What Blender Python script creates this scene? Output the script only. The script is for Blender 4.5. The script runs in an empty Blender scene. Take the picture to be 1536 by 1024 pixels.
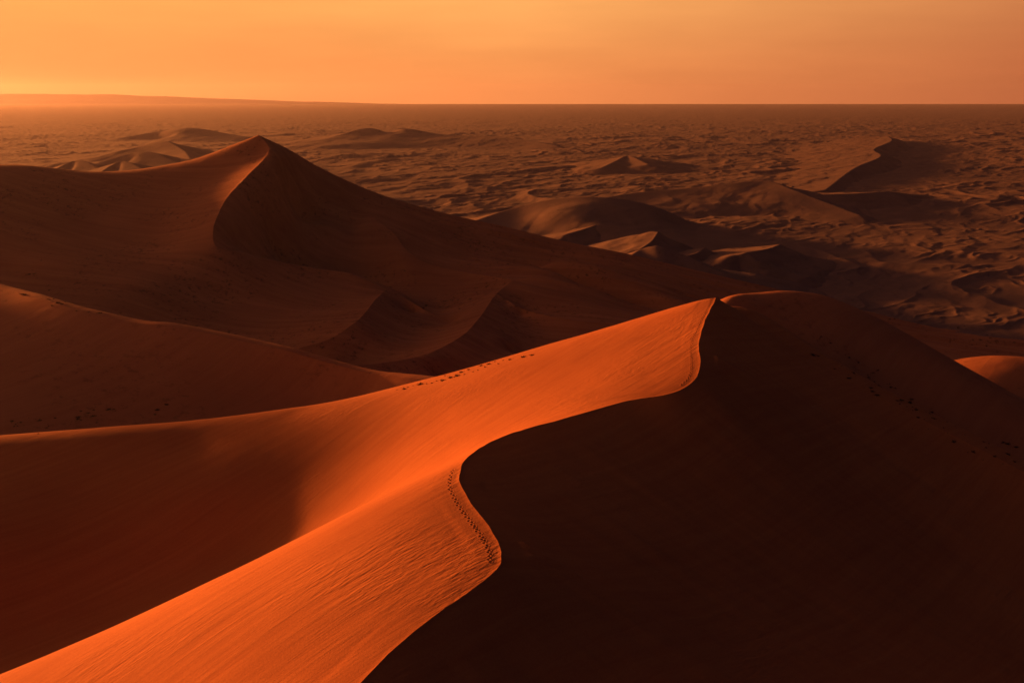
import bpy, bmesh, math, random
import numpy as np
from mathutils import Vector
from mathutils.kdtree import KDTree

random.seed(7)
RNG = np.random.default_rng(11)
scene = bpy.context.scene
COL = scene.collection

# ------------------------------------------------------------------ camera
H = 200.0                       # metres above the plain
F = 1647.0                      # focal length in px of the 1536 px wide frame (50 deg)
PY0 = 148.0                     # true horizon row
PITCH = math.atan((512 - PY0) / F)
CAM = np.array([0.0, 0.0, H])
_ct, _st = math.cos(PITCH), math.sin(PITCH)


def ray(px, py):
    dx, dy = (px - 768) / F, (512 - py) / F
    return np.array([dx, _ct + dy * _st, -_st + dy * _ct])


def PY(px, py, Y):              # point seen at px,py that lies Y metres ahead
    r = ray(px, py)
    return CAM + r * (Y / r[1])


def PZ(px, py, z):              # point seen at px,py that lies at height z
    r = ray(px, py)
    return CAM + r * ((z - H) / r[2])


def resample(pts, step):
    """centripetal Catmull-Rom through pts, sampled about every step metres"""
    p = np.asarray(pts, float)
    if len(p) == 1:
        return p
    p = np.vstack([2 * p[0] - p[1], p, 2 * p[-1] - p[-2]])
    out = []
    for i in range(1, len(p) - 2):
        p0, p1, p2, p3 = p[i - 1:i + 3]
        t0 = 0.0
        t1 = t0 + max(1e-6, np.linalg.norm(p1 - p0)) ** 0.5
        t2 = t1 + max(1e-6, np.linalg.norm(p2 - p1)) ** 0.5
        t3 = t2 + max(1e-6, np.linalg.norm(p3 - p2)) ** 0.5
        n = max(2, int(np.linalg.norm(p2 - p1) / step))
        t = np.linspace(t1, t2, n, endpoint=False)[:, None]
        A1 = (t1 - t) / (t1 - t0) * p0 + (t - t0) / (t1 - t0) * p1
        A2 = (t2 - t) / (t2 - t1) * p1 + (t - t1) / (t2 - t1) * p2
        A3 = (t3 - t) / (t3 - t2) * p2 + (t - t2) / (t3 - t2) * p3
        B1 = (t2 - t) / (t2 - t0) * A1 + (t - t0) / (t2 - t0) * A2
        B2 = (t3 - t) / (t3 - t1) * A2 + (t - t1) / (t3 - t1) * A3
        out.append((t2 - t) / (t2 - t1) * B1 + (t - t1) / (t2 - t1) * B2)
    out.append(p[-2:-1])
    return np.vstack(out)


class Wire:
    """a line the sand surface passes through; a crest is a crease, a guide is smooth"""

    def __init__(self, pts, crest=False, w=1.0):
        self.pts = np.asarray(pts, float).reshape(-1, 3)
        self.crest = crest
        self.w = w

    def shift(self, dx, dy, dz, w=0.5):
        return Wire(self.pts + np.array([dx, dy, dz]), False, w)


def WZ(pts, crest=False, w=1.0):
    return Wire([PZ(*p) for p in pts], crest, w)


def WY(pts, crest=False, w=1.0):
    return Wire([PY(*p) for p in pts], crest, w)


# ------------------------------------------------------------------ noise
_PERM = RNG.permutation(4096)
_GA = RNG.uniform(0, 2 * np.pi, 4096)
_GX, _GY = np.cos(_GA), np.sin(_GA)


def perlin(x, y):
    xi, yi = np.floor(x).astype(np.int64), np.floor(y).astype(np.int64)
    fx, fy = x - xi, y - yi

    def g(ix, iy, dx, dy):
        k = _PERM[(_PERM[ix & 4095] + iy) & 4095]
        return _GX[k] * dx + _GY[k] * dy
    u = fx * fx * fx * (fx * (fx * 6 - 15) + 10)
    v = fy * fy * fy * (fy * (fy * 6 - 15) + 10)
    a = g(xi, yi, fx, fy)
    b = g(xi + 1, yi, fx - 1, fy)
    c = g(xi, yi + 1, fx, fy - 1)
    d = g(xi + 1, yi + 1, fx - 1, fy - 1)
    a = a + u * (b - a)
    c = c + u * (d - c)
    return 1.5 * (a + v * (c - a))


def fbm(x, y, n=4, gain=0.5):
    s, a = 0, 1.0
    for i in range(n):
        s = s + a * perlin(x * 2 ** i + 17.3 * i, y * 2 ** i - 9.1 * i)
        a *= gain
    return s


def smooth(a, b, x):
    t = np.clip((x - a) / (b - a), 0, 1)
    return t * t * (3 - 2 * t)


# ------------------------------------------------------------------ surface solver
def _solve_level(x0, y0, h, nx, ny, wires, edges, z, iters):
    """thin plate through the wires on an nx x ny grid; crests carry no bending"""
    bw = np.ones((nx, ny))
    rows = []
    for w in wires:
        s = resample(w.pts, h * 0.5)
        gx, gy = (s[:, 0] - x0) / h, (s[:, 1] - y0) / h
        ok = (gx > 0) & (gx < nx - 1.001) & (gy > 0) & (gy < ny - 1.001)
        s, gx, gy = s[ok], gx[ok], gy[ok]
        if not len(s):
            continue
        rows.append((gx, gy, s[:, 2], np.full(len(s), w.w)))
        if w.crest:
            for ox in (-1, 0, 1, 2):
                for oy in (-1, 0, 1, 2):
                    ix, iy = np.floor(gx).astype(int) + ox, np.floor(gy).astype(int) + oy
                    d = np.hypot(gx - ix, gy - iy)
                    k = (d < 0.95) & (ix >= 0) & (iy >= 0) & (ix < nx) & (iy < ny)
                    bw[ix[k], iy[k]] = 0.004
    gx = np.concatenate([r[0] for r in rows])
    gy = np.concatenate([r[1] for r in rows])
    zt = np.concatenate([r[2] for r in rows])
    wt = np.concatenate([r[3] for r in rows]) * 6.0
    ix, iy = gx.astype(int), gy.astype(int)
    fx, fy = gx - ix, gy - iy
    idx = np.stack([ix * ny + iy, (ix + 1) * ny + iy, ix * ny + iy + 1, (ix + 1) * ny + iy + 1])
    cf = np.stack([(1 - fx) * (1 - fy), fx * (1 - fy), (1 - fx) * fy, fx * fy])
    em = np.zeros((nx, ny))
    et = np.zeros((nx, ny))
    for side, val in edges.items():
        sl = {'l': np.s_[0, :], 'r': np.s_[-1, :], 'f': np.s_[:, 0], 'b': np.s_[:, -1]}[side]
        em[sl] = 4.0
        et[sl] = val
    wx, wy = bw[1:-1, :], bw[:, 1:-1]
    wm = np.minimum(np.minimum(bw[:-1, :-1], bw[1:, :-1]), np.minimum(bw[:-1, 1:], bw[1:, 1:]))
    mem = 2e-4

    def data(v):
        q = (v.ravel()[idx] * cf).sum(0) * wt
        o = np.zeros(nx * ny)
        for k in range(4):
            o += np.bincount(idx[k], q * cf[k], nx * ny)
        return o.reshape(nx, ny)

    def A(v):
        o = data(v) + em * v
        d = (v[:-2] - 2 * v[1:-1] + v[2:]) * wx
        o[:-2] += d
        o[1:-1] -= 2 * d
        o[2:] += d
        d = (v[:, :-2] - 2 * v[:, 1:-1] + v[:, 2:]) * wy
        o[:, :-2] += d
        o[:, 1:-1] -= 2 * d
        o[:, 2:] += d
        d = (v[:-1, :-1] - v[1:, :-1] - v[:-1, 1:] + v[1:, 1:]) * wm * 2
        o[:-1, :-1] += d
        o[1:, :-1] -= d
        o[:-1, 1:] -= d
        o[1:, 1:] += d
        d = (v[1:] - v[:-1]) * mem
        o[1:] += d
        o[:-1] -= d
        d = (v[:, 1:] - v[:, :-1]) * mem
        o[:, 1:] += d
        o[:, :-1] -= d
        return o
    b = np.zeros(nx * ny)
    for k in range(4):
        b += np.bincount(idx[k], zt * wt * cf[k], nx * ny)
    b = b.reshape(nx, ny) + em * et
    dg = em + 1e-3
    t = np.zeros(nx * ny)
    for k in range(4):
        t += np.bincount(idx[k], wt * cf[k] ** 2, nx * ny)
    dg = dg + t.reshape(nx, ny)
    dg[:-2] += wx
    dg[1:-1] += 4 * wx
    dg[2:] += wx
    dg[:, :-2] += wy
    dg[:, 1:-1] += 4 * wy
    dg[:, 2:] += wy
    dg[:-1, :-1] += 2 * wm
    dg[1:, :-1] += 2 * wm
    dg[:-1, 1:] += 2 * wm
    dg[1:, 1:] += 2 * wm
    if z is None:
        z = np.full((nx, ny), zt.mean())
    r = b - A(z)
    y = r / dg
    p = y.copy()
    rz = (r * y).sum()
    for _ in range(iters):
        Ap = A(p)
        al = rz / max(1e-30, (p * Ap).sum())
        z = z + al * p
        r = r - al * Ap
        y = r / dg
        rn = (r * y).sum()
        if rn < 1e-9:
            break
        p = y + (rn / rz) * p
        rz = rn
    return z


def bilerp(z, gx, gy):
    nx, ny = z.shape
    gx, gy = np.clip(gx, 0, nx - 1.001), np.clip(gy, 0, ny - 1.001)
    ix, iy = gx.astype(int), gy.astype(int)
    fx, fy = gx - ix, gy - iy
    return ((z[ix, iy] * (1 - fx) + z[ix + 1, iy] * fx) * (1 - fy)
            + (z[ix, iy + 1] * (1 - fx) + z[ix + 1, iy + 1] * fx) * fy)


def solve(bounds, cell, wires, edges, levels=4, iters=(900, 500, 260, 110)):
    xa, xb, ya, yb = bounds
    z, hp = None, None
    for lv in range(levels):
        h = cell * 2 ** (levels - 1 - lv)
        nx, ny = int((xb - xa) / h) + 1, int((yb - ya) / h) + 1
        if z is not None:
            X, Y = np.meshgrid(np.arange(nx) * h / hp, np.arange(ny) * h / hp, indexing='ij')
            z = bilerp(z, X, Y)
        z = _solve_level(xa, ya, h, nx, ny, wires, edges, z, iters[lv])
        hp = h
    return z


# ------------------------------------------------------------------ mesh from a height grid
def tag(o, label=None, cat=None, group=None, kind=None):
    for k, v in (('label', label), ('category', cat), ('group', group), ('kind', kind)):
        if v:
            o[k] = v
    return o


def mesh_object(name, verts, tris, mat):
    me = bpy.data.meshes.new(name)
    me.vertices.add(len(verts))
    me.vertices.foreach_set('co', np.asarray(verts, np.float32).ravel())
    me.loops.add(len(tris) * 3)
    me.loops.foreach_set('vertex_index', np.asarray(tris, np.int32).ravel())
    me.polygons.add(len(tris))
    me.polygons.foreach_set('loop_start', np.arange(0, len(tris) * 3, 3, dtype=np.int32))
    me.polygons.foreach_set('use_smooth', np.ones(len(tris), bool))
    me.update(calc_edges=True)
    me.validate()
    me.materials.append(mat)
    o = bpy.data.objects.new(name, me)
    COL.objects.link(o)
    return o


def grid_tris(nx, ny, prefer=None):
    i = (np.arange(nx - 1)[:, None] * ny + np.arange(ny - 1)[None, :])
    a, b, c, d = i, i + ny, i + ny + 1, i + 1
    ac = np.ones(i.shape, bool)
    if prefer is not None:
        p = prefer.reshape(nx, ny).astype(int)
        ac = (p[:-1, :-1] + p[1:, 1:]) >= (p[1:, :-1] + p[:-1, 1:])
    t1 = np.where(ac[..., None], np.stack([a, b, c], -1), np.stack([a, b, d], -1))
    t2 = np.where(ac[..., None], np.stack([a, c, d], -1), np.stack([b, c, d], -1))
    return np.concatenate([t1.reshape(-1, 3), t2.reshape(-1, 3)])


def dune(name, bounds, cell, wires, edges, mat, relief=None, floor=None, iters=(900, 500, 260, 110), lip=0.0):
    xa, xb, ya, yb = bounds
    z = solve(bounds, cell, wires, edges, iters=iters)
    nx, ny = z.shape
    X, Y = np.meshgrid(xa + np.arange(nx) * cell, ya + np.arange(ny) * cell, indexing='ij')
    V = np.stack([X, Y, z], -1).reshape(-1, 3)
    dist = np.full(nx * ny, 1e9)
    snapped = np.zeros(nx * ny, bool)
    for w in wires:
        if not w.crest:
            continue
        s = resample(w.pts, cell * 0.12)
        for ox in range(-7, 9):
            for oy in range(-7, 9):
                ix = np.floor((s[:, 0] - xa) / cell).astype(int) + ox
                iy = np.floor((s[:, 1] - ya) / cell).astype(int) + oy
                k = (ix >= 0) & (iy >= 0) & (ix < nx) & (iy < ny)
                d = np.hypot(xa + ix[k] * cell - s[k, 0], ya + iy[k] * cell - s[k, 1])
                np.minimum.at(dist, ix[k] * ny + iy[k], d)
        kd = KDTree(len(s))
        for i, p in enumerate(s):
            kd.insert((p[0], p[1], 0), i)
        kd.balance()
        for v in np.nonzero(dist < cell * 0.62)[0]:
            if snapped[v]:
                continue
            _, i, d = kd.find((V[v, 0], V[v, 1], 0))
            if d < cell * 0.56:
                V[v] = s[i]
                snapped[v] = True
    if relief is not None:
        V[:, 2] += np.where(snapped, 0, relief(V[:, 0], V[:, 1], V[:, 2], dist, z, cell))
    V[snapped, 2] += lip
    T = grid_tris(nx, ny, snapped)
    if floor is not None:
        T = T[(V[T, 2] > floor).any(1)]
        used = np.unique(T)
        m = np.full(nx * ny, -1)
        m[used] = np.arange(len(used))
        T, V, snapped = m[T], V[used], snapped[used]
    # wind every triangle upward
    e1, e2 = V[T[:, 1]] - V[T[:, 0]], V[T[:, 2]] - V[T[:, 0]]
    flip = (e1[:, 0] * e2[:, 1] - e1[:, 1] * e2[:, 0]) < 0
    T[flip] = T[flip][:, ::-1]
    o = mesh_object(name, V, T, mat)
    me = o.data
    ev = np.empty(len(me.edges) * 2, np.int32)
    me.edges.foreach_get('vertices', ev)
    ev = ev.reshape(-1, 2)
    at = me.attributes.new('sharp_edge', 'BOOLEAN', 'EDGE')
    at.data.foreach_set('value', (snapped[ev[:, 0]] & snapped[ev[:, 1]]))
    o['kind'] = 'structure'
    return o


# ------------------------------------------------------------------ sun, sky
SUN_AZ = math.radians(-53)        # from straight ahead, negative is left
SUN_EL = math.radians(5.6)
SUN = Vector((math.sin(SUN_AZ) * math.cos(SUN_EL), math.cos(SUN_AZ) * math.cos(SUN_EL), math.sin(SUN_EL)))
sd = bpy.data.lights.new('sun', 'SUN')
sd.energy = 5.0
sd.angle = math.radians(4.5)
sd.color = (1.0, 0.295, 0.060)
so = bpy.data.objects.new('sun', sd)
so.rotation_euler = SUN.to_track_quat('Z', 'Y').to_euler()
COL.objects.link(so)


class NT:
    def __init__(self, tree):
        self.t = tree
        tree.nodes.clear()

    def n(self, kind, _in=None, **kw):
        nd = self.t.nodes.new(kind)
        for k, v in kw.items():
            setattr(nd, k, v)
        for k, v in (_in or {}).items():
            if hasattr(v, 'is_output'):
                self.t.links.new(v, nd.inputs[k])
            else:
                nd.inputs[k].default_value = v
        return nd

    def math(self, op, a, b=0.0, c=0.0, clamp=False):
        nd = self.n('ShaderNodeMath', {0: a, 1: b, 2: c}, operation=op)
        nd.use_clamp = clamp
        return nd.outputs[0]

    def ramp(self, fac, stops, interp='LINEAR'):
        nd = self.n('ShaderNodeValToRGB', {0: fac})
        cr = nd.color_ramp
        cr.interpolation = interp
        while len(cr.elements) < len(stops):
            cr.elements.new(0.5)
        for e, (p, c) in zip(cr.elements, stops):
            e.position = p
            e.color = (*c, 1) if len(c) == 3 else c
        return nd.outputs[0]

    def mix(self, a, b, fac, blend='MIX'):
        nd = self.n('ShaderNodeMix', data_type='RGBA', blend_type=blend)
        for sock, v in ((nd.inputs[0], fac), (nd.inputs[6], a), (nd.inputs[7], b)):
            if hasattr(v, 'is_output'):
                self.t.links.new(v, sock)
            else:
                sock.default_value = v if not isinstance(v, tuple) or len(v) == 4 else (*v, 1)
        return nd.outputs[2]


def build_world():
    w = bpy.data.worlds.new('World')
    scene.world = w
    w.use_nodes = True
    N = NT(w.node_tree)
    sky = N.n('ShaderNodeTexSky', sky_type='NISHITA', sun_disc=False, sun_elevation=SUN_EL,
              sun_rotation=SUN_AZ, altitude=200, air_density=2.0, dust_density=6.0, ozone_density=1.0)
    tc = N.n('ShaderNodeTexCoord')
    nrm = N.n('ShaderNodeVectorMath', {0: tc.outputs['Generated']}, operation='NORMALIZE')
    sx = N.n('ShaderNodeSeparateXYZ', {0: nrm.outputs[0]})
    flat = N.n('ShaderNodeCombineXYZ', {0: sx.outputs[0], 1: sx.outputs[1], 2: 0.0})
    fn = N.n('ShaderNodeVectorMath', {0: flat.outputs[0]}, operation='NORMALIZE')
    dt = N.n('ShaderNodeVectorMath', {0: fn.outputs[0], 1: (math.sin(SUN_AZ), math.cos(SUN_AZ), 0)}, operation='DOT_PRODUCT')
    c = N.math('MULTIPLY_ADD', dt.outputs['Value'], 0.5, 0.5)
    # dusty glow along the horizon, strongest below the sun
    glow = N.ramp(c, [(0.0, (0.007, 0.005, 0.0052)), (0.44, (0.017, 0.007, 0.0052)), (0.53, (0.112, 0.034, 0.0120)), (0.60, (0.267, 0.083, 0.0206)),
                      (0.71, (0.361, 0.133, 0.0318)), (0.80, (0.445, 0.178, 0.0400)), (0.90, (0.425, 0.163, 0.028)), (0.945, (0.39, 0.148, 0.022)), (1.0, (0.40, 0.14, 0.02))])
    up = N.ramp(sx.outputs[2], [(0.0, (0.92, 0.72, 0.66)), (0.03, (0.96, 0.83, 0.76)), (0.085, (1.02, 1.10, 1.10)), (0.12, (0.30, 0.30, 0.32)), (0.18, (0.05, 0.05, 0.06)), (0.4, (0.005, 0.005, 0.006))])
    g = N.mix(glow, up, 1.0, 'MULTIPLY')
    # faint streaks of dust
    mp = N.n('ShaderNodeMapping', {0: nrm.outputs[0], 'Scale': (3.0, 3.0, 26.0)})
    nz = N.n('ShaderNodeTexNoise', {'Vector': mp.outputs[0], 'Scale': 2.2, 'Detail': 5.0, 'Roughness': 0.55})
    st = N.ramp(nz.outputs[0], [(0.3, (0.95, 0.94, 0.92)), (0.7, (1.05, 1.06, 1.08))])
    g = N.mix(g, st, 1.0, 'MULTIPLY')
    # bright dusty ring round the low sun, outside the frame
    ds = N.n('ShaderNodeVectorMath', {0: nrm.outputs[0], 1: tuple(SUN)}, operation='DOT_PRODUCT')
    ang = N.math('ARCCOSINE', N.math('MINIMUM', ds.outputs['Value'], 0.99999))
    au = N.math('MULTIPLY', N.math('EXPONENT', N.math('MULTIPLY', ang, -13.0)), 9.0)
    aur = N.n('ShaderNodeVectorMath', {0: (1.0, 0.30, 0.08), 'Scale': au}, operation='SCALE')
    g = N.mix(g, aur.outputs[0], 1.0, 'ADD')
    # the dome itself: dim, and dimmer away from the sun's side
    dl = N.n('ShaderNodeVectorMath', {0: nrm.outputs[0], 1: (-0.94, -0.12, 0.32)}, operation='DOT_PRODUCT')
    dome = N.ramp(N.math('MULTIPLY_ADD', dl.outputs['Value'], 0.5, 0.5), [(0.0, (0.0002, 0.0014, 0.0068)), (0.45, (0.0002, 0.0020, 0.0105)), (0.66, (0.0006, 0.0034, 0.0165)),
                                                                         (0.84, (0.010, 0.010, 0.019)), (0.93, (0.085, 0.038, 0.028)), (1.0, (0.46, 0.180, 0.085))])
    g = N.mix(g, dome, 1.0, 'ADD')
    nish = N.mix(sky.outputs[0], (0.03, 0.020, 0.018, 1), 1.0, 'MULTIPLY')
    bg1 = N.n('ShaderNodeBackground', {0: nish, 1: 0.10})
    bg2 = N.n('ShaderNodeBackground', {0: g, 1: 1.0})
    ad = N.n('ShaderNodeAddShader', {0: bg1.outputs[0], 1: bg2.outputs[0]})
    N.n('ShaderNodeOutputWorld', {0: ad.outputs[0]})


build_world()


# ------------------------------------------------------------------ materials
def sand_material(name, c_lo, c_hi, streak=0.35, streak_scale=1.0, bump=0.25, ripple=0.0, speck=0.0, wind=math.radians(52)):
    m = bpy.data.materials.new(name)
    m.use_nodes = True
    N = NT(m.node_tree)
    tc = N.n('ShaderNodeTexCoord')
    rot = N.n('ShaderNodeVectorRotate', {'Vector': tc.outputs['Object'], 'Angle': -wind}, rotation_type='Z_AXIS')
    ms = N.n('ShaderNodeMapping', {0: rot.outputs[0], 'Scale': (0.022 * streak_scale, 0.42 * streak_scale, 0.05)})
    ns = N.n('ShaderNodeTexNoise', {'Vector': ms.outputs[0], 'Scale': 1.0, 'Detail': 5.0, 'Roughness': 0.68, 'Distortion': 0.5})
    big = N.n('ShaderNodeTexNoise', {'Vector': tc.outputs['Object'], 'Scale': 0.018, 'Detail': 4.0, 'Roughness': 0.5})
    fine = N.n('ShaderNodeTexNoise', {'Vector': tc.outputs['Object'], 'Scale': 2.3, 'Detail': 4.0, 'Roughness': 0.7})
    f = N.math('MULTIPLY_ADD', N.math('SUBTRACT', ns.outputs[0], 0.5), streak * 2.4, 0.5)
    f = N.math('ADD', f, N.math('MULTIPLY', N.math('SUBTRACT', big.outputs[0], 0.5), 0.9))
    f = N.math('ADD', f, N.math('MULTIPLY', N.math('SUBTRACT', fine.outputs[0], 0.5), 1.0), clamp=True)
    col = N.mix(c_lo, c_hi, f)
    if speck:
        vs = N.n('ShaderNodeTexNoise', {'Vector': tc.outputs['Object'], 'Scale': 0.22, 'Detail': 6.0, 'Roughness': 0.75})
        patch = N.n('ShaderNodeTexNoise', {'Vector': tc.outputs['Object'], 'Scale': 0.02, 'Detail': 2.0})
        k = N.math('MULTIPLY', N.ramp(vs.outputs[0], [(0.55, (0, 0, 0)), (0.62, (1, 1, 1))]),
                   N.ramp(patch.outputs[0], [(0.45, (0, 0, 0)), (0.56, (1, 1, 1))]))
        col = N.mix(col, (0.06, 0.03, 0.018, 1), N.math('MULTIPLY', k, speck))
    h = N.math('MULTIPLY', ns.outputs[0], N.math('MULTIPLY_ADD', N.ramp(big.outputs[0], [(0.36, (0, 0, 0)), (0.64, (1, 1, 1))]), 0.75 * streak, 0.20 * streak))
    h = N.math('ADD', h, N.math('MULTIPLY', fine.outputs[0], 0.09))
    if ripple:
        mr = N.n('ShaderNodeMapping', {0: rot.outputs[0], 'Scale': (0.30, 1.15, 0.3)})
        wv = N.n('ShaderNodeTexNoise', {'Vector': mr.outputs[0], 'Scale': 1.3, 'Detail': 2.0, 'Roughness': 0.4, 'Distortion': 0.4})
        pr = N.n('ShaderNodeTexNoise', {'Vector': tc.outputs['Object'], 'Scale': 0.035, 'Detail': 2.0})
        pm = N.ramp(pr.outputs[0], [(0.48, (0, 0, 0)), (0.62, (1, 1, 1))])
        h = N.math('ADD', h, N.math('MULTIPLY', N.math('MULTIPLY', wv.outputs[0], pm), ripple))
    bp = N.n('ShaderNodeBump', {'Height': h, 'Strength': bump, 'Distance': 1.0})
    bs = N.n('ShaderNodeBsdfPrincipled', {'Base Color': col, 'Roughness': 0.95, 'Specular IOR Level': 0.12, 'Normal': bp.outputs[0]})
    N.n('ShaderNodeOutputMaterial', {0: bs.outputs[0]})
    return m


SAND_FRONT = sand_material('red_sand', (0.38, 0.110, 0.030, 1), (0.55, 0.193, 0.054, 1), streak=0.50, bump=0.55, ripple=0.34)
SAND_MID = sand_material('dark_red_sand', (0.34, 0.115, 0.045, 1), (0.50, 0.190, 0.072, 1), streak=0.45, streak_scale=0.5, bump=0.4, ripple=0.12, speck=0.35)
SAND_STAR = sand_material('star_dune_sand', (0.30, 0.105, 0.045, 1), (0.50, 0.200, 0.080, 1), streak=0.75, streak_scale=0.30, bump=0.5, speck=0.7,
                          wind=math.radians(-12))
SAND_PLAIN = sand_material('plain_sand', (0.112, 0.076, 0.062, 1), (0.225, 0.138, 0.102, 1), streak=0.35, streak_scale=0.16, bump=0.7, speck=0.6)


# ------------------------------------------------------------------ foreground dune
Screst = WZ([(330, 1250, 115), (440, 1130, 116.5), (540, 1024, 118), (590, 975, 118.6), (640, 934, 119), (700, 891, 119.3), (735, 864, 119.4), (750, 845, 119.4),
             (752, 832, 119.4), (746, 812, 119.3), (729, 785, 119.2), (703, 750, 119), (690, 725, 119), (691, 703, 118.7),
             (706, 682, 118.2), (735, 664, 117.5), (775, 648, 116.8), (850, 627, 116.2), (950, 600, 116), (1000, 592, 116.6),
             (1030, 580, 117.4), (1045, 565, 118.5), (1050, 545, 119.8), (1048, 515, 121.6), (1058, 480, 124), (1068, 460, 125.4), (1074, 447, 126)], True)
SUM = Screst.pts[-1]


def nicked(w, amp, seed):
    """the same crest with small slumps and notches along it"""
    p = resample(w.pts, 1.2)
    t = np.gradient(p[:, :2], axis=0)
    t /= np.linalg.norm(t, axis=1)[:, None] + 1e-9
    a = np.arange(len(p)) * 1.2
    n = amp * (fbm(a / 9.0 + seed, a * 0 + seed * 3.1, 3) + 0.5 * np.minimum(0, fbm(a / 4.0 - seed, a * 0 + 7.7, 2)))
    n[0] = n[-1] = 0
    q = p.copy()
    q[:, 0] -= t[:, 1] * n
    q[:, 1] += t[:, 0] * n
    q[:, 2] += 0.25 * amp * fbm(a / 6.0 + 3 * seed, a * 0 + 1.3, 2)
    return Wire(q, True, w.w)


Rcrest = Wire([SUM] + [PY(*p) for p in [(1110, 468, 416), (1180, 511, 404), (1250, 556, 392), (1350, 612, 376), (1450, 664, 362), (1536, 708, 350), (1700, 790, 330)]], True)
Bguide = Wire([SUM - np.array([2, -1, 0.3])] + [PY(*p) for p in [(1030, 460, 424), (1000, 468, 426), (900, 498, 428), (800, 526, 427), (700, 554, 422), (620, 574, 416),
             (540, 594, 406), (450, 611, 392), (300, 630, 380), (150, 642, 369), (0, 654, 360), (-250, 672, 345)]])
Aguide = WZ([(684, 704, 118.7), (640, 724, 117.4), (560, 760, 115), (450, 814, 111), (350, 859, 107.3), (200, 929, 101), (100, 974, 97.5), (0, 1017, 94),
             (-150, 1082, 88.5), (-300, 1150, 83)])
hollow = WZ([(640, 714, 105), (550, 755, 89), (400, 826, 71.5), (200, 908, 66), (0, 998, 66), (-200, 1060, 70)], w=0.6)
hollow2 = WY([(-100, 800, 288), (100, 780, 309), (300, 740, 326), (470, 708, 337), (560, 690, 330), (640, 684, 306)], w=0.3)
frontface = WZ([(800, 1024, 110), (1000, 1024, 103), (1250, 1024, 87), (1536, 1024, 67), (1750, 1024, 52)], w=0.6)
spurfront = Wire([(-135, 150, 80), (-93, 150, 95.6), (-60, 140, 107)], False, 0.4)
fg_wires = [nicked(Screst, 0.20, 1.7), nicked(Rcrest, 0.5, 5.2), Bguide, Aguide, hollow, frontface, spurfront, hollow2, Wire([(56, 368, 121.2), (33, 357, 116.0), (8, 346, 109.3)], False, 0.3), Wire(Bguide.pts[8:] + np.array([0, -8, 0.2]), False, 0.3), Wire(Bguide.pts[9:] + np.array([0, -20, -1.9]), False, 0.2),
            Bguide.shift(2, 26, -11), Bguide.shift(4, 60, -32),
            Wire(Rcrest.pts[1:] + np.array([5, 9, -0.5]), False, 0.6), Wire(Rcrest.pts[1:] + np.array([12, 22, -4]), False, 0.6), Wire(Rcrest.pts[1:] + np.array([25, 52, -20]), False, 0.6)]


def relief_front(x, y, z, d, zz, cell):
    gx, gy = np.gradient(zz, cell)
    slip = smooth(0.22, 0.42, gx * -1.0).reshape(-1)          # avalanche face: smooth
    n = 0.20 * fbm(x / 45, y / 45, 2) + 0.05 * fbm(x / 12, y / 12, 2)
    tongue = 0.22 * fbm((0.86 * x - 0.5 * y) / 60, (0.5 * x + 0.86 * y) / 7, 3) + 0.35 * fbm((0.86 * x - 0.5 * y) / 90, (0.5 * x + 0.86 * y) / 26, 2)
    for (ax, ay, bx, by, hh, wd) in ((-2, 198, 40, 187, 0.9, 2.6), (4, 193, 44, 178, 0.6, 2.2), (57, 346, 92, 338, 0.8, 3.0)):
        t = np.clip(((x - ax) * (bx - ax) + (y - ay) * (by - ay)) / ((bx - ax) ** 2 + (by - ay) ** 2), 0, 1)
        q = np.hypot(x - ax - t * (bx - ax), y - ay - t * (by - ay))
        tongue = tongue + hh * np.exp(-(q / (wd * (0.5 + t))) ** 2) * (1 - t) ** 0.6
    return (n * (1 - 0.7 * slip) + tongue * slip) * smooth(0.0, 14.0, d)


dune_front = dune('dune', (-230, 270, 96, 520), 0.6, fg_wires, {'b': 40, 'r': 40}, SAND_FRONT, relief_front, iters=(900, 600, 300, 160), lip=0.16)
tag(dune_front, 'bright orange foreground dune with an S-shaped crest and a dark right face', 'dune')

# ------------------------------------------------------------------ shoulder dune behind it
Qcrest = WY([(1000, 488, 460), (1045, 470, 465), (1094, 448, 472), (1130, 442.5, 485), (1190, 439, 500), (1240, 446, 505), (1290, 465, 500), (1350, 495, 492), (1440, 546, 476),
             (1536, 600, 460), (1700, 692, 435)])
Vbase = WY([(1090, 458, 462), (1130, 477, 462), (1250, 536, 448), (1330, 581, 440), (1400, 617, 430), (1536, 691, 410), (1650, 750, 392)], w=0.7)
sh_wires = [Qcrest, Vbase, Qcrest.shift(1, 8, -0.6), Qcrest.shift(3, 26, -9), Qcrest.shift(6, 60, -34), Vbase.shift(-3, -26, -13), Vbase.shift(-8, -70, -50)]


def relief_mid(x, y, z, d, zz, cell):
    return 0.25 * fbm(x / 40, y / 40, 2) + 0.10 * fbm(x / 9, y / 9, 2)


dune_shoulder = dune('dune', (60, 420, 350, 660), 1.0, sh_wires, {'b': -6, 'f': 20}, SAND_MID, relief_mid, floor=-8)
tag(dune_shoulder, 'dark rounded dune shoulder rising behind the summit of the S-crested dune', 'dune')

# ------------------------------------------------------------------ lit dune at the right edge
E1 = WY([(1380, 562, 556), (1440, 542.5, 552), (1490, 535.5, 548), (1540, 538, 543), (1620, 552, 538), (1750, 590, 530)])
E2 = WY([(1450, 620, 496), (1536, 625, 496), (1700, 650, 488)], w=0.5)
dune_edge = dune('dune', (160, 440, 480, 720), 1.5, [E1, E2, E1.shift(0, 30, -10), E1.shift(0, 70, -38)], {'b': -6, 'l': 20}, SAND_MID, relief_mid, floor=-8)
tag(dune_edge, 'small red dune top peeking out at the far right edge behind the dark shoulder', 'dune')

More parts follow.
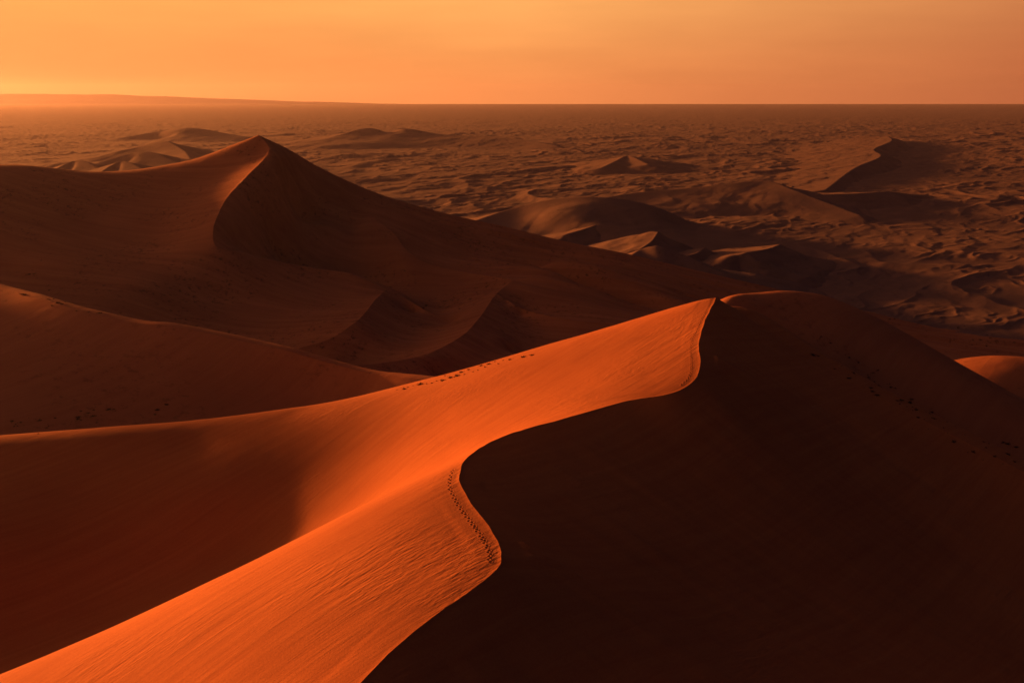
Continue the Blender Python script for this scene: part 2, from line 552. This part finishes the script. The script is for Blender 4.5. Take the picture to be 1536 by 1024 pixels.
# ------------------------------------------------------------------ left dune
Lcrest = WY([(-260, 350, 780), (-120, 398, 648), (0, 432, 600), (60, 448.5, 572), (120, 466, 552), (190, 482, 540), (215, 485.5, 537), (240, 487, 535), (300, 498, 530),
             (370, 513, 522), (430, 526, 515), (470, 538, 510), (510, 549, 505), (560, 561, 497), (620, 568, 485), (700, 575, 475)], True)
Lfront = WY([(-150, 655, 428), (0, 642, 438), (150, 634, 453), (300, 624, 470), (450, 606, 488), (545, 594, 490)], w=0.7)
Lmid = WY([(0, 540, 500), (250, 560, 490), (430, 575, 480)], w=0.1)
dune_left = dune('dune', (-470, 40, 370, 730), 1.0, [Lcrest, Lfront, Wire(Lcrest.pts + np.array([1, 9, -0.45])), Wire(Lcrest.pts + np.array([2, 28, -11])), Wire(Lcrest.pts + np.array([2, 66, -36]))],
                 {'b': 0, 'f': 60}, SAND_MID, lambda x, y, z, d, zz, c: relief_mid(x, y, z, d, zz, c) * smooth(0, 10, d), floor=-8)
tag(dune_left, 'dark dune slope at the left with a thin glowing curved crest', 'dune')

# ------------------------------------------------------------------ star dune
skyl = WY([(-260, 275, 960), (-150, 266, 985), (0, 252, 1010), (40, 250, 1015), (80, 255, 1022), (140, 261, 1030), (190, 259, 1036), (240, 251, 1040), (300, 237, 1040), (345, 219, 1036),
           (387, 203, 1030)], False)
skyr = WY([(387, 203, 1030), (430, 223, 1040), (480, 252, 1052), (560, 288, 1066), (640, 313, 1070), (700, 328, 1066), (760, 341, 1060), (850, 363, 1050), (940, 381, 1040),
           (1050, 407, 1030), (1200, 442, 1020), (1400, 492, 1000)], True)
Cc = WY([(387, 203, 1030), (403, 221, 1015), (398, 236, 992), (370, 265, 955), (342, 295, 915), (328, 320, 885), (320, 345, 858), (325, 371, 838), (350, 378, 842), (400, 391, 856),
         (470, 404, 870), (520, 411, 870), (560, 426, 860), (600, 444, 850), (640, 467, 830), (680, 487, 805)], True)
Dd = WY([(577, 437, 846), (563, 450, 805), (547, 470, 758), (530, 486, 722), (490, 511, 700), (440, 525, 692), (380, 545, 680)], True)
Ee = WY([(560, 327, 1010), (590, 350, 985), (612, 377, 960), (645, 397, 945), (700, 409, 930), (770, 420, 900)], True)
Ff = WY([(770, 420, 900), (745, 441, 850), (720, 476, 770), (690, 506, 702), (640, 531, 658), (580, 544, 626), (510, 551, 594)], True)
Gg = WY([(745, 441, 850), (790, 466, 820), (860, 481, 800), (930, 487, 795), (1010, 500, 780)], True)
C2 = Cc.pts[7:]
st_wires = [skyl, skyr, Cc, Dd, Ee, Ff, Gg,
            Wire(C2[1:7] + np.array([3, 8, -0.6]), False, 0.7), Wire(C2[1:7] + np.array([6, 24, -7]), False, 0.5),
            Wire(Dd.pts + np.array([7, -4, -3.6]), False, 0.7), Wire(Dd.pts[1:5] + np.array([20, -10, -10.5]), False, 0.4), Wire(Dd.pts[1:5] + np.array([-22, 8, -2.5]), False, 0.3),
            Wire(Ff.pts[1:] + np.array([9, -5, -4.2]), False, 0.7), Wire(Ff.pts[1:] + np.array([22, -14, -10.5]), False, 0.4), Wire(Ff.pts[1:6] + np.array([-16, 9, -5.6]), False, 0.6),
            Wire(Ee.pts + np.array([-5, -11, -5.0]), False, 0.6), Wire(Gg.pts[1:] + np.array([2, -14, -5.0]), False, 0.6),
            Wire(Cc.pts[1:6] + np.array([11, 1, -6.5]), False, 0.6), Wire(Cc.pts[1:7] + np.array([-10, 0, -3.4]), False, 0.6), Wire(Cc.pts[2:7] + np.array([-45, 0, -13]), False, 0.3),
            skyl.shift(0, 30, -12), skyl.shift(-10, 110, -60), skyr.shift(5, 60, -30, 0.3), skyr.shift(10, 130, -72, 0.3),
            WY([(440, 310, 1000), (450, 330, 985), (530, 345, 1000)], w=0.3), WY([(420, 388, 935), (490, 399, 950), (570, 417, 940), (650, 443, 900)], w=0.4),
            WY([(100, 400, 800), (0, 400, 800), (200, 430, 770)], w=0.4), WY([(240, 330, 905), (150, 320, 915)], w=0.2), WY([(420, 452, 800), (330, 450, 790)], w=0.3),
            WY([(615, 470, 835), (650, 472, 850)], w=0.4), WY([(760, 535, 730), (850, 520, 740), (640, 560, 640)], w=0.3),
            WY([(900, 440, 900), (800, 400, 960), (1050, 470, 900), (700, 380, 990)], w=0.4)]


def relief_star(x, y, z, d, zz, cell):
    right = smooth(-140, 20, x - (1000 - y) * 0.25) * smooth(820, 900, y)
    rid = np.abs(fbm((x * 0.14 + y * 0.99) / 17, (x * 0.99 - y * 0.14) / 210, 3))
    n = 0.5 * fbm(x / 70, y / 70, 3) + 0.15 * fbm(x / 16, y / 16, 3)
    return (n + right * (rid * 4.0 - 1.0)) * smooth(0, 16, d)


dune_star = dune('dune', (-680, 520, 560, 1220), 2.0, st_wires, {'b': -10, 'r': -10, 'f': 20}, SAND_STAR, relief_star, floor=-6, lip=0.3, iters=(900, 600, 400, 220))
tag(dune_star, 'tall dark peaked dune at the left with a winding crest and long right ridge', 'dune')


# ------------------------------------------------------------------ plain of small dunes
def saw(u):
    f = u - np.floor(u)
    return np.where(f < 0.74, smooth(0, 0.74, f) * 0.6 + 0.4 * f / 0.74, 1 - (f - 0.74) / 0.26)


BANDS = ((900, 10, -0.60, 3.1, 0.0), (430, 6.5, -0.50, 7.7, 0.05), (190, 4.2, -0.80, 1.3, -0.05), (85, 2.3, -0.55, 5.9, -0.3), (40, 1.1, -0.4, 2.2, -0.3))


def bands(x, y, wob, sel):
    z = np.zeros_like(x)
    for lam, amp, ang, sd, cut in sel:
        ca, sa = math.cos(ang), math.sin(ang)
        u = (x * ca + y * sa) / lam + 0.60 * fbm(x / (lam * 1.3) + sd, y / (lam * 2.6) - sd, 3) + sd
        m = smooth(cut - 0.35, cut + 0.65, fbm(x / (lam * 1.7) - sd, y / (lam * 1.7) + 2 * sd, 3) + 0.25 * wob)
        z = z + amp * m * saw(u)
    return z


def plain_height(x, y):
    wob = fbm(x / 1100, y / 1100, 3)
    calm = 1 - 0.45 * smooth(100, 800, x) * (1 - smooth(2600, 5500, y))
    # crisp little crests, longer across the wind than along it
    r = np.zeros_like(x)
    for lam, amp, ang, sd in ((300, 7.0, -0.60, 2.3), (135, 4.2, -0.42, 9.1), (62, 2.3, -0.72, 4.4), (29, 0.9, -0.5, 6.2)):
        ca, sa = math.cos(ang), math.sin(ang)
        a, c = (x * ca + y * sa) / lam, (-x * sa + y * ca) / (lam * 2.4)
        a = a + 0.45 * fbm(a * 0.6 + sd, c * 1.2 - sd, 2)
        n = fbm(a + sd * 3, c - sd, 2)
        r = r + amp * (1 - np.minimum(1, np.abs(n) * 1.9)) ** 1.6 * smooth(-0.5, 0.6, perlin(x / (lam * 3) - sd, y / (lam * 3) + sd))
    return bands(x, y, wob, BANDS) * calm * 0.6 + r * (0.75 + 0.25 * calm) + 4 * wob - 12


def build_plain():
    nr, nc = 1150, 1450
    dep = np.linspace(H / 560.0, H / 42000.0, nr)
    d = np.concatenate([np.linspace(30, 545, 28), H / dep])
    a = np.radians(np.concatenate([np.linspace(-72, -38.3, 50), np.linspace(-38, 38, nc), np.linspace(38.3, 72, 50)]))
    nr, nc = len(d), len(a)
    D, Aa = np.meshgrid(d, a, indexing='ij')
    X, Y = D * np.tan(Aa), D
    Z = plain_height(X, Y) * (1 - 0.9 * smooth(4500, 18000, Y))
    Z = Z - 10 * smooth(900, 600, Y)
    V = np.stack([X, Y, Z], -1).reshape(-1, 3)
    T = grid_tris(nr, nc)
    e1, e2 = V[T[:, 1]] - V[T[:, 0]], V[T[:, 2]] - V[T[:, 0]]
    flip = (e1[:, 0] * e2[:, 1] - e1[:, 1] * e2[:, 0]) < 0
    T[flip] = T[flip][:, ::-1]
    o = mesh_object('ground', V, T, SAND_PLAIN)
    tag(o, 'wide plain of low rippling dunes reaching the hazy horizon', 'ground', kind='structure')
    return o


build_plain()


# ------------------------------------------------------------------ the larger dunes of the plain
def ridge_dune(label, pts, sl, sr, reach, cell=3.0, wind=0.0):
    """a dune grown from its crest line: slope sl on the left of the line, sr on the right"""
    s = resample([PY(*p) for p in pts], cell)
    lo, hi = s.min(0) - reach, s.max(0) + reach
    nx, ny = int((hi[0] - lo[0]) / cell) + 1, int((hi[1] - lo[1]) / cell) + 1
    X, Y = np.meshgrid(lo[0] + np.arange(nx) * cell, lo[1] + np.arange(ny) * cell, indexing='ij')
    x, y = X.ravel(), Y.ravel()
    wx = x + 0.10 * reach * fbm(x / (reach * 0.7), y / (reach * 0.7), 2)
    wy = y + 0.10 * reach * fbm(x / (reach * 0.7) + 31, y / (reach * 0.7) - 8, 2)
    tg = np.gradient(s[:, :2], axis=0)
    tg /= np.linalg.norm(tg, axis=1)[:, None] + 1e-9
    num, den = np.zeros(x.size), np.zeros(x.size)
    dm = np.full(x.size, 1e9)
    for p in s:
        np.minimum(dm, np.hypot(x - p[0], y - p[1]), out=dm)
    f = smooth(0, 0.35 * reach, dm)
    wx, wy = x + (wx - x) * f, y + (wy - y) * f
    dm[:] = 1e9
    for p in s:
        np.minimum(dm, np.hypot(wx - p[0], wy - p[1]), out=dm)
    tau = 0.8 * cell + 0.10 * dm
    for p, t in zip(s, tg):
        d = np.hypot(wx - p[0], wy - p[1])
        side = (wx - p[0]) * t[1] - (wy - p[1]) * t[0]      # > 0 on the right of the line
        k = 0.5 + 0.5 * np.clip(side / (0.25 * d + 1e-6), -1, 1)
        sl_ = sl + (sr - sl) * k
        q = np.exp(-(d - dm) / tau)
        num += q * (p[2] - sl_ * d * (1 - 0.30 * np.clip(d / reach, 0, 1)))
        den += q
    z = num / den + (0.5 * fbm(x / 40, y / 40, 3) + 0.45 * bands(x, y, 0.3, BANDS[2:])) * f
    V = np.stack([x, y, z], -1)
    T = grid_tris(nx, ny)
    T = T[(z[T] > plain_height(x, y)[T] - 1.5).any(1)]
    used = np.unique(T)
    m = np.full(nx * ny, -1)
    m[used] = np.arange(len(used))
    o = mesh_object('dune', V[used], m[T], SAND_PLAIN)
    tag(o, label, 'dune', kind='structure')
    return o


ridge_dune('broad rounded dune in the plain behind the long ridge of the peaked dune',
           [(690, 338, 1640), (770, 311.5, 1740), (830, 298.5, 1760), (890, 295, 1760), (960, 303, 1765), (1010, 320, 1760), (1050, 341, 1740)], 0.28, 0.13, 330)
ridge_dune('long low dark ridge crossing the plain behind the broad rounded dune',
           [(900, 297, 2120), (960, 288, 2180), (1040, 281, 2220), (1100, 274, 2240), (1150, 271, 2250), (1190, 284, 2150), (1240, 303, 2040), (1290, 322, 1930)], 0.3, 0.13, 300)
ridge_dune('sunlit dune with a stepped crest and a wide dark slip face in the right plain',
           [(1240, 284, 2450), (1285, 251, 3110), (1322, 234, 3620), (1312, 224, 4080), (1338, 211, 4850), (1332, 204, 5560)], 0.12, 0.45, 140, 4.0)
ridge_dune('pointed dune with a bright left flank standing left of the tall peaked dune',
           [(178, 228, 3500), (212, 218, 3500), (240, 210.5, 3450), (272, 223, 3250), (286, 238, 3000)], 0.25, 0.2, 300, 3.0)
ridge_dune('dark pointed dune just above the left skyline of the tall peaked dune',
           [(66, 262, 2500), (113, 240.5, 2600), (160, 258, 2450)], 0.3, 0.24, 260)
ridge_dune('small pointed dune right beside the dark pointed dune above the left skyline',
           [(150, 258, 2400), (181, 241.5, 2480), (222, 256, 2360)], 0.3, 0.24, 220)
ridge_dune('broad dune behind the two pointed dunes above the left skyline',
           [(150, 243, 3000), (212, 227, 3050), (268, 244, 2900)], 0.25, 0.2, 260)
ridge_dune('hazy flat topped dune far out left of the peak tip',
           [(180, 207, 5800), (240, 197, 6000), (283, 191.5, 6000), (345, 201, 5900)], 0.2, 0.12, 420, 5.0)
ridge_dune('hazy twin humped ridge far out right of the peak tip',
           [(505, 203, 5300), (556, 192, 5500), (582, 198, 5500), (606, 193, 5500), (660, 201, 5400), (760, 206, 5200), (835, 218, 4800)], 0.2, 0.10, 450, 5.0)
ridge_dune('small sunlit peak alone in the middle of the plain',
           [(903, 251, 3170), (925, 240.5, 3380), (941, 233.5, 3500), (972, 246, 3260)], 0.2, 0.2, 180)
ridge_dune('dark dune at the foot of the long ridge beside two glowing slivers',
           [(938, 388, 1120), (962, 373, 1150), (985, 368, 1150), (1020, 379, 1140), (1062, 399, 1110), (1130, 430, 1060)], 0.34, 0.17, 190, 2.0)
ridge_dune('tiny dune with a glowing triangular face behind the dark dune at the ridge foot',
           [(962, 372, 1330), (978, 361, 1370), (988, 347, 1420)], 0.30, 0.60, 60, 1.5)
ridge_dune('small glowing sliver of dune right of the dark dune at the ridge foot',
           [(1015, 386, 1290), (1042, 380, 1310), (1057, 370.5, 1370)], 0.28, 0.6, 60, 1.5)
ridge_dune('small lit dune tip in the plain above the dark shoulder',
           [(1120, 378, 1300), (1150, 373, 1350), (1171, 366, 1420)], 0.24, 0.5, 70, 1.5)
ridge_dune('thin bright crest in front of the broad rounded dune',
           [(852, 350, 1500), (885, 340, 1560), (917, 327, 1650)], 0.28, 0.5, 70, 2.0)
ridge_dune('low lit crest under the stepped sunlit dune in the right plain',
           [(1190, 292, 2150), (1260, 291, 2180), (1330, 287, 2260)], 0.13, 0.30, 200, 3.0)

# ------------------------------------------------------------------ far hills
def hills(label, prof, Y0, half):
    p = resample([PY(px, py, Y0) for px, py in prof], 250.0)
    n = len(p)
    across = np.linspace(-1, 1, 17)
    V = []
    for i, q in enumerate(p):
        for t in across:
            top = -600 + (q[2] + 600) * (1 - abs(t)) ** 0.8
            V.append((q[0], q[1] + t * half, top + 25 * float(fbm(np.array([q[0] / 3500.0]), np.array([t * 3 + 40.0]), 4)[0]) * (1 - 0.6 * abs(t))))
    V = np.array(V)
    T = grid_tris(n, 17)
    e1, e2 = V[T[:, 1]] - V[T[:, 0]], V[T[:, 2]] - V[T[:, 0]]
    flip = (e1[:, 0] * e2[:, 1] - e1[:, 1] * e2[:, 0]) < 0
    T[flip] = T[flip][:, ::-1]
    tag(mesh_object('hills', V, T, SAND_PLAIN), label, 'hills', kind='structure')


hills('faint pale mountain line in the haze on the horizon at far left',
      [(-160, 143), (-80, 141.5), (0, 141), (60, 141), (130, 142), (165, 141.5), (210, 144), (270, 145.5), (330, 148), (400, 150.5), (480, 153), (600, 156), (760, 161)], 46000, 3000)
hills('low flat hazy ridge below the pale mountain line at far left',
      [(-160, 147.5), (-60, 148), (20, 148.5), (100, 149.5), (190, 151), (280, 153), (350, 155), (450, 160)], 44500, 2500)


# ------------------------------------------------------------------ footprints pressed into the sand beside the crest
def carve(o, pts, off):
    s = resample(pts, 0.2)
    seg = np.concatenate([[0], np.cumsum(np.linalg.norm(np.diff(s[:, :2], axis=0), axis=1))])
    tg = np.gradient(s[:, :2], axis=0)
    tg /= np.linalg.norm(tg, axis=1)[:, None]
    steps = []
    a, k = 0.5, 0
    while a < seg[-1]:
        i = int(np.searchsorted(seg, a))
        side = off + 0.7 * math.sin(a * 0.06) + (0.2 if k % 2 else -0.2) + random.uniform(-0.06, 0.06)
        steps.append((s[i, 0] - tg[i, 1] * side, s[i, 1] + tg[i, 0] * side, tg[i, 0], tg[i, 1]))
        a += random.uniform(0.75, 1.5)
        k += 1
    kd = KDTree(len(steps))
    for i, q in enumerate(steps):
        kd.insert((q[0], q[1], 0), i)
    kd.balance()
    me = o.data
    co = np.empty(len(me.vertices) * 3, np.float32)
    me.vertices.foreach_get('co', co)
    co = co.reshape(-1, 3)
    st = np.array(steps)
    lo, hi = st[:, :2].min(0) - 2, st[:, :2].max(0) + 2
    near = set()
    for v in np.nonzero((co[:, 0] > lo[0]) & (co[:, 0] < hi[0]) & (co[:, 1] > lo[1]) & (co[:, 1] < hi[1]))[0]:
        if kd.find((co[v, 0], co[v, 1], 0))[2] < 1.15:
            near.add(int(v))
    bm = bmesh.new()
    bm.from_mesh(me)
    bm.verts.ensure_lookup_table()
    nv = [bm.verts[i] for i in near]
    ed = {e for v in near for e in bm.verts[v].link_edges if e.smooth}
    bmesh.ops.subdivide_edges(bm, edges=list(ed), cuts=4, use_grid_fill=True)
    for v in bm.verts:
        if not (lo[0] < v.co.x < hi[0] and lo[1] < v.co.y < hi[1]):
            continue
        dz = 0.0
        for _, i, d in kd.find_range((v.co.x, v.co.y, 0), 0.9):
            q = steps[i]
            u = (v.co.x - q[0]) * q[2] + (v.co.y - q[1]) * q[3]
            w = (v.co.x - q[0]) * q[3] - (v.co.y - q[1]) * q[2]
            e = (u / 0.30) ** 2 + (w / 0.20) ** 2
            dz += -0.15 * math.exp(-e) + 0.045 * math.exp(-(math.sqrt(e) - 1.7) ** 2 / 0.3)
        if any(not e.smooth for e in v.link_edges):
            continue
        v.co.z += dz
    for f in bm.faces:
        f.smooth = True
    bm.to_mesh(me)
    bm.free()


carve(dune_front, Screst.pts[7:14], 1.9)
carve(dune_front, Screst.pts[20:], 1.8)


# ------------------------------------------------------------------ dry scrub
def leaf_material(name, a, b):
    m = bpy.data.materials.new(name)
    m.use_nodes = True
    N = NT(m.node_tree)
    tc = N.n('ShaderNodeTexCoord')
    nz = N.n('ShaderNodeTexNoise', {'Vector': tc.outputs['Object'], 'Scale': 4.0, 'Detail': 3.0})
    bs = N.n('ShaderNodeBsdfPrincipled', {'Base Color': N.mix(a, b, nz.outputs[0]), 'Roughness': 0.85, 'Specular IOR Level': 0.1})
    N.n('ShaderNodeOutputMaterial', {0: bs.outputs[0]})
    return m


SCRUB = leaf_material('dry_scrub', (0.035, 0.022, 0.014, 1), (0.085, 0.050, 0.026, 1))


def scrub_mesh(n, seed, flat):
    rnd = random.Random(seed)
    bm = bmesh.new()
    for k in range(n):
        az, tilt = rnd.uniform(0, 2 * math.pi), rnd.uniform(0.1, 1.35) ** 0.9
        L = rnd.uniform(0.45, 1.0)
        r0 = rnd.uniform(0, 0.45)
        ba = rnd.uniform(0, 2 * math.pi)
        base = Vector((math.cos(ba) * r0, math.sin(ba) * r0, -0.12))
        d = Vector((math.cos(az) * math.sin(tilt), math.sin(az) * math.sin(tilt), math.cos(tilt) * flat))
        side = d.cross(Vector((rnd.uniform(-1, 1), rnd.uniform(-1, 1), 0.3))).normalized() * rnd.uniform(0.015, 0.05)
        p1 = base + d * L * 0.55
        p2 = base + d * L + Vector((0, 0, -0.10 * L))
        vs = [bm.verts.new(q) for q in (base - side * 0.5, base + side * 0.5, p1 + side, p1 - side)]
        tip = bm.verts.new(p2)
        bm.faces.new(vs)
        bm.faces.new((vs[3], vs[2], tip))
        for _ in range(3):                               # small leaves along the stem
            f = rnd.uniform(0.35, 1.0)
            c = base + d * L * f
            a1 = Vector((rnd.uniform(-1, 1), rnd.uniform(-1, 1), rnd.uniform(-0.3, 1))).normalized() * rnd.uniform(0.08, 0.17)
            b1 = a1.cross(Vector((rnd.uniform(-1, 1), rnd.uniform(-1, 1), rnd.uniform(-1, 1)))).normalized() * 0.05
            bm.faces.new([bm.verts.new(q) for q in (c, c + a1 * 0.5 + b1, c + a1, c + a1 * 0.5 - b1)])
    me = bpy.data.meshes.new('desert_scrub')
    bm.to_mesh(me)
    bm.free()
    me.materials.append(SCRUB)
    return me


SCRUBS = [scrub_mesh(70, 3, 0.75), scrub_mesh(55, 8, 1.0), scrub_mesh(90, 15, 0.5)]
bpy.context.view_layer.update()
DG = bpy.context.evaluated_depsgraph_get()


def scrub(spots, label, group, smin, smax):
    """spots: ground points, each the place where a line of sight meets the sand"""
    for px, py in spots:
        hit, loc, nrm, _, ob, _ = scene.ray_cast(DG, Vector(CAM), Vector(ray(px, py)).normalized())
        if not hit:
            continue
        o = bpy.data.objects.new('desert_scrub', random.choice(SCRUBS))
        COL.objects.link(o)
        sc = smin + (smax - smin) * random.random() ** 2.2
        o.location = loc
        o.rotation_euler = (0, 0, random.uniform(0, 6.28))
        o.scale = (sc * random.uniform(0.9, 1.3), sc, sc * random.uniform(0.6, 0.95))
        tag(o, label, 'scrub', group)


def strewn(path, n, spread, seed):
    """n spots strewn about a broken line, in loose clumps"""
    rnd = random.Random(seed)
    out = []
    while len(out) < n:
        i = rnd.randrange(len(path) - 1)
        t = rnd.random()
        cx, cy = path[i][0] + t * (path[i + 1][0] - path[i][0]), path[i][1] + t * (path[i + 1][1] - path[i][1])
        cx, cy = cx + rnd.gauss(0, spread * 1.5), cy + rnd.gauss(0, spread)
        for _ in range(rnd.choice((1, 1, 2, 4))):
            out.append((cx + rnd.gauss(0, spread * 0.6), cy + rnd.gauss(0, spread * 0.25)))
    return out[:n]


rim = [(667, 562), (664, 569), (692, 557), (703, 553), (686, 562), (697, 560), (728, 549), (722, 547), (742, 541), (765, 538), (755, 539), (710, 556), (676, 565), (655, 570),
       (640, 574), (630, 575), (620, 577), (612, 579), (596, 583), (785, 534), (748, 544), (717, 554), (648, 573), (733, 545), (606, 582), (799, 531), (668, 568), (682, 564)]
scrub([(x, y + 1.5) for x, y in rim], 'small dark scrub tuft on the far rim of the sunlit orange slope', 'scrub along the rim of the sunlit slope', 0.5, 1.8)
scrub(strewn([(20, 636), (70, 632), (140, 622), (215, 606), (270, 615)], 42, 6, 2), 'dark scrub tuft in the hollow below the left dune',
      'scrub in the hollow at the left', 0.4, 1.7)
scrub(strewn([(20, 390), (60, 430), (110, 455), (160, 470)], 34, 9, 5), 'dark scrub speck on the shaded slope above the left crest', 'scrub above the left crest', 0.6, 1.8)
scrub(strewn([(1225, 520), (1300, 570), (1370, 610), (1440, 650), (1530, 695)], 95, 8, 9), 'dark scrub tuft in the furrow behind the right-hand sand ridge',
      'scrub in the furrow behind the ridge', 0.4, 1.6)
scrub(strewn([(1370, 470), (1440, 510), (1500, 505)], 30, 8, 4), 'dark scrub speck on the plain behind the dark shoulder', 'scrub on the plain at the right', 0.6, 1.8)
scrub(strewn([(640, 470), (690, 455), (610, 445)], 30, 9, 12), 'dark scrub speck on the dim floor between the small dunes', 'scrub on the floor between the dunes', 0.5, 1.5)

# ------------------------------------------------------------------ air
def build_haze():
    m = bpy.data.materials.new('haze_air')
    m.use_nodes = True
    N = NT(m.node_tree)
    v = N.n('ShaderNodeVolumePrincipled', {'Color': (0.78, 0.71, 0.80, 1), 'Density': 1.15e-5, 'Anisotropy': 0.62})
    N.n('ShaderNodeOutputMaterial', {'Volume': v.outputs[0]})
    bm = bmesh.new()
    bmesh.ops.create_cube(bm, size=1.0)
    for q in bm.verts:
        q.co = Vector((q.co.x * 110000, q.co.y * 58000 + 26500, (q.co.z + 0.5) * 1580 - 720))
    me = bpy.data.meshes.new('haze')
    bm.to_mesh(me)
    bm.free()
    me.materials.append(m)
    o = bpy.data.objects.new('haze', me)
    COL.objects.link(o)
    tag(o, 'warm dusty haze over the whole desert plain', 'haze', kind='stuff')


build_haze()


# ------------------------------------------------------------------ camera object, render settings
cd = bpy.data.cameras.new('camera')
cd.sensor_width = 36
cd.lens = 36 * F / 1536
cd.clip_start = 1.0
cd.clip_end = 200000
co = bpy.data.objects.new('camera', cd)
co.location = CAM
co.rotation_euler = (math.pi / 2 - PITCH, 0, 0)
COL.objects.link(co)
scene.camera = co

scene.view_settings.view_transform = 'Standard'
scene.view_settings.look = 'None'
scene.view_settings.exposure = 1.15
scene.view_settings.gamma = 1
cy = scene.cycles
cy.max_bounces = 5
cy.diffuse_bounces = 1
cy.volume_bounces = 1
cy.use_denoising = True
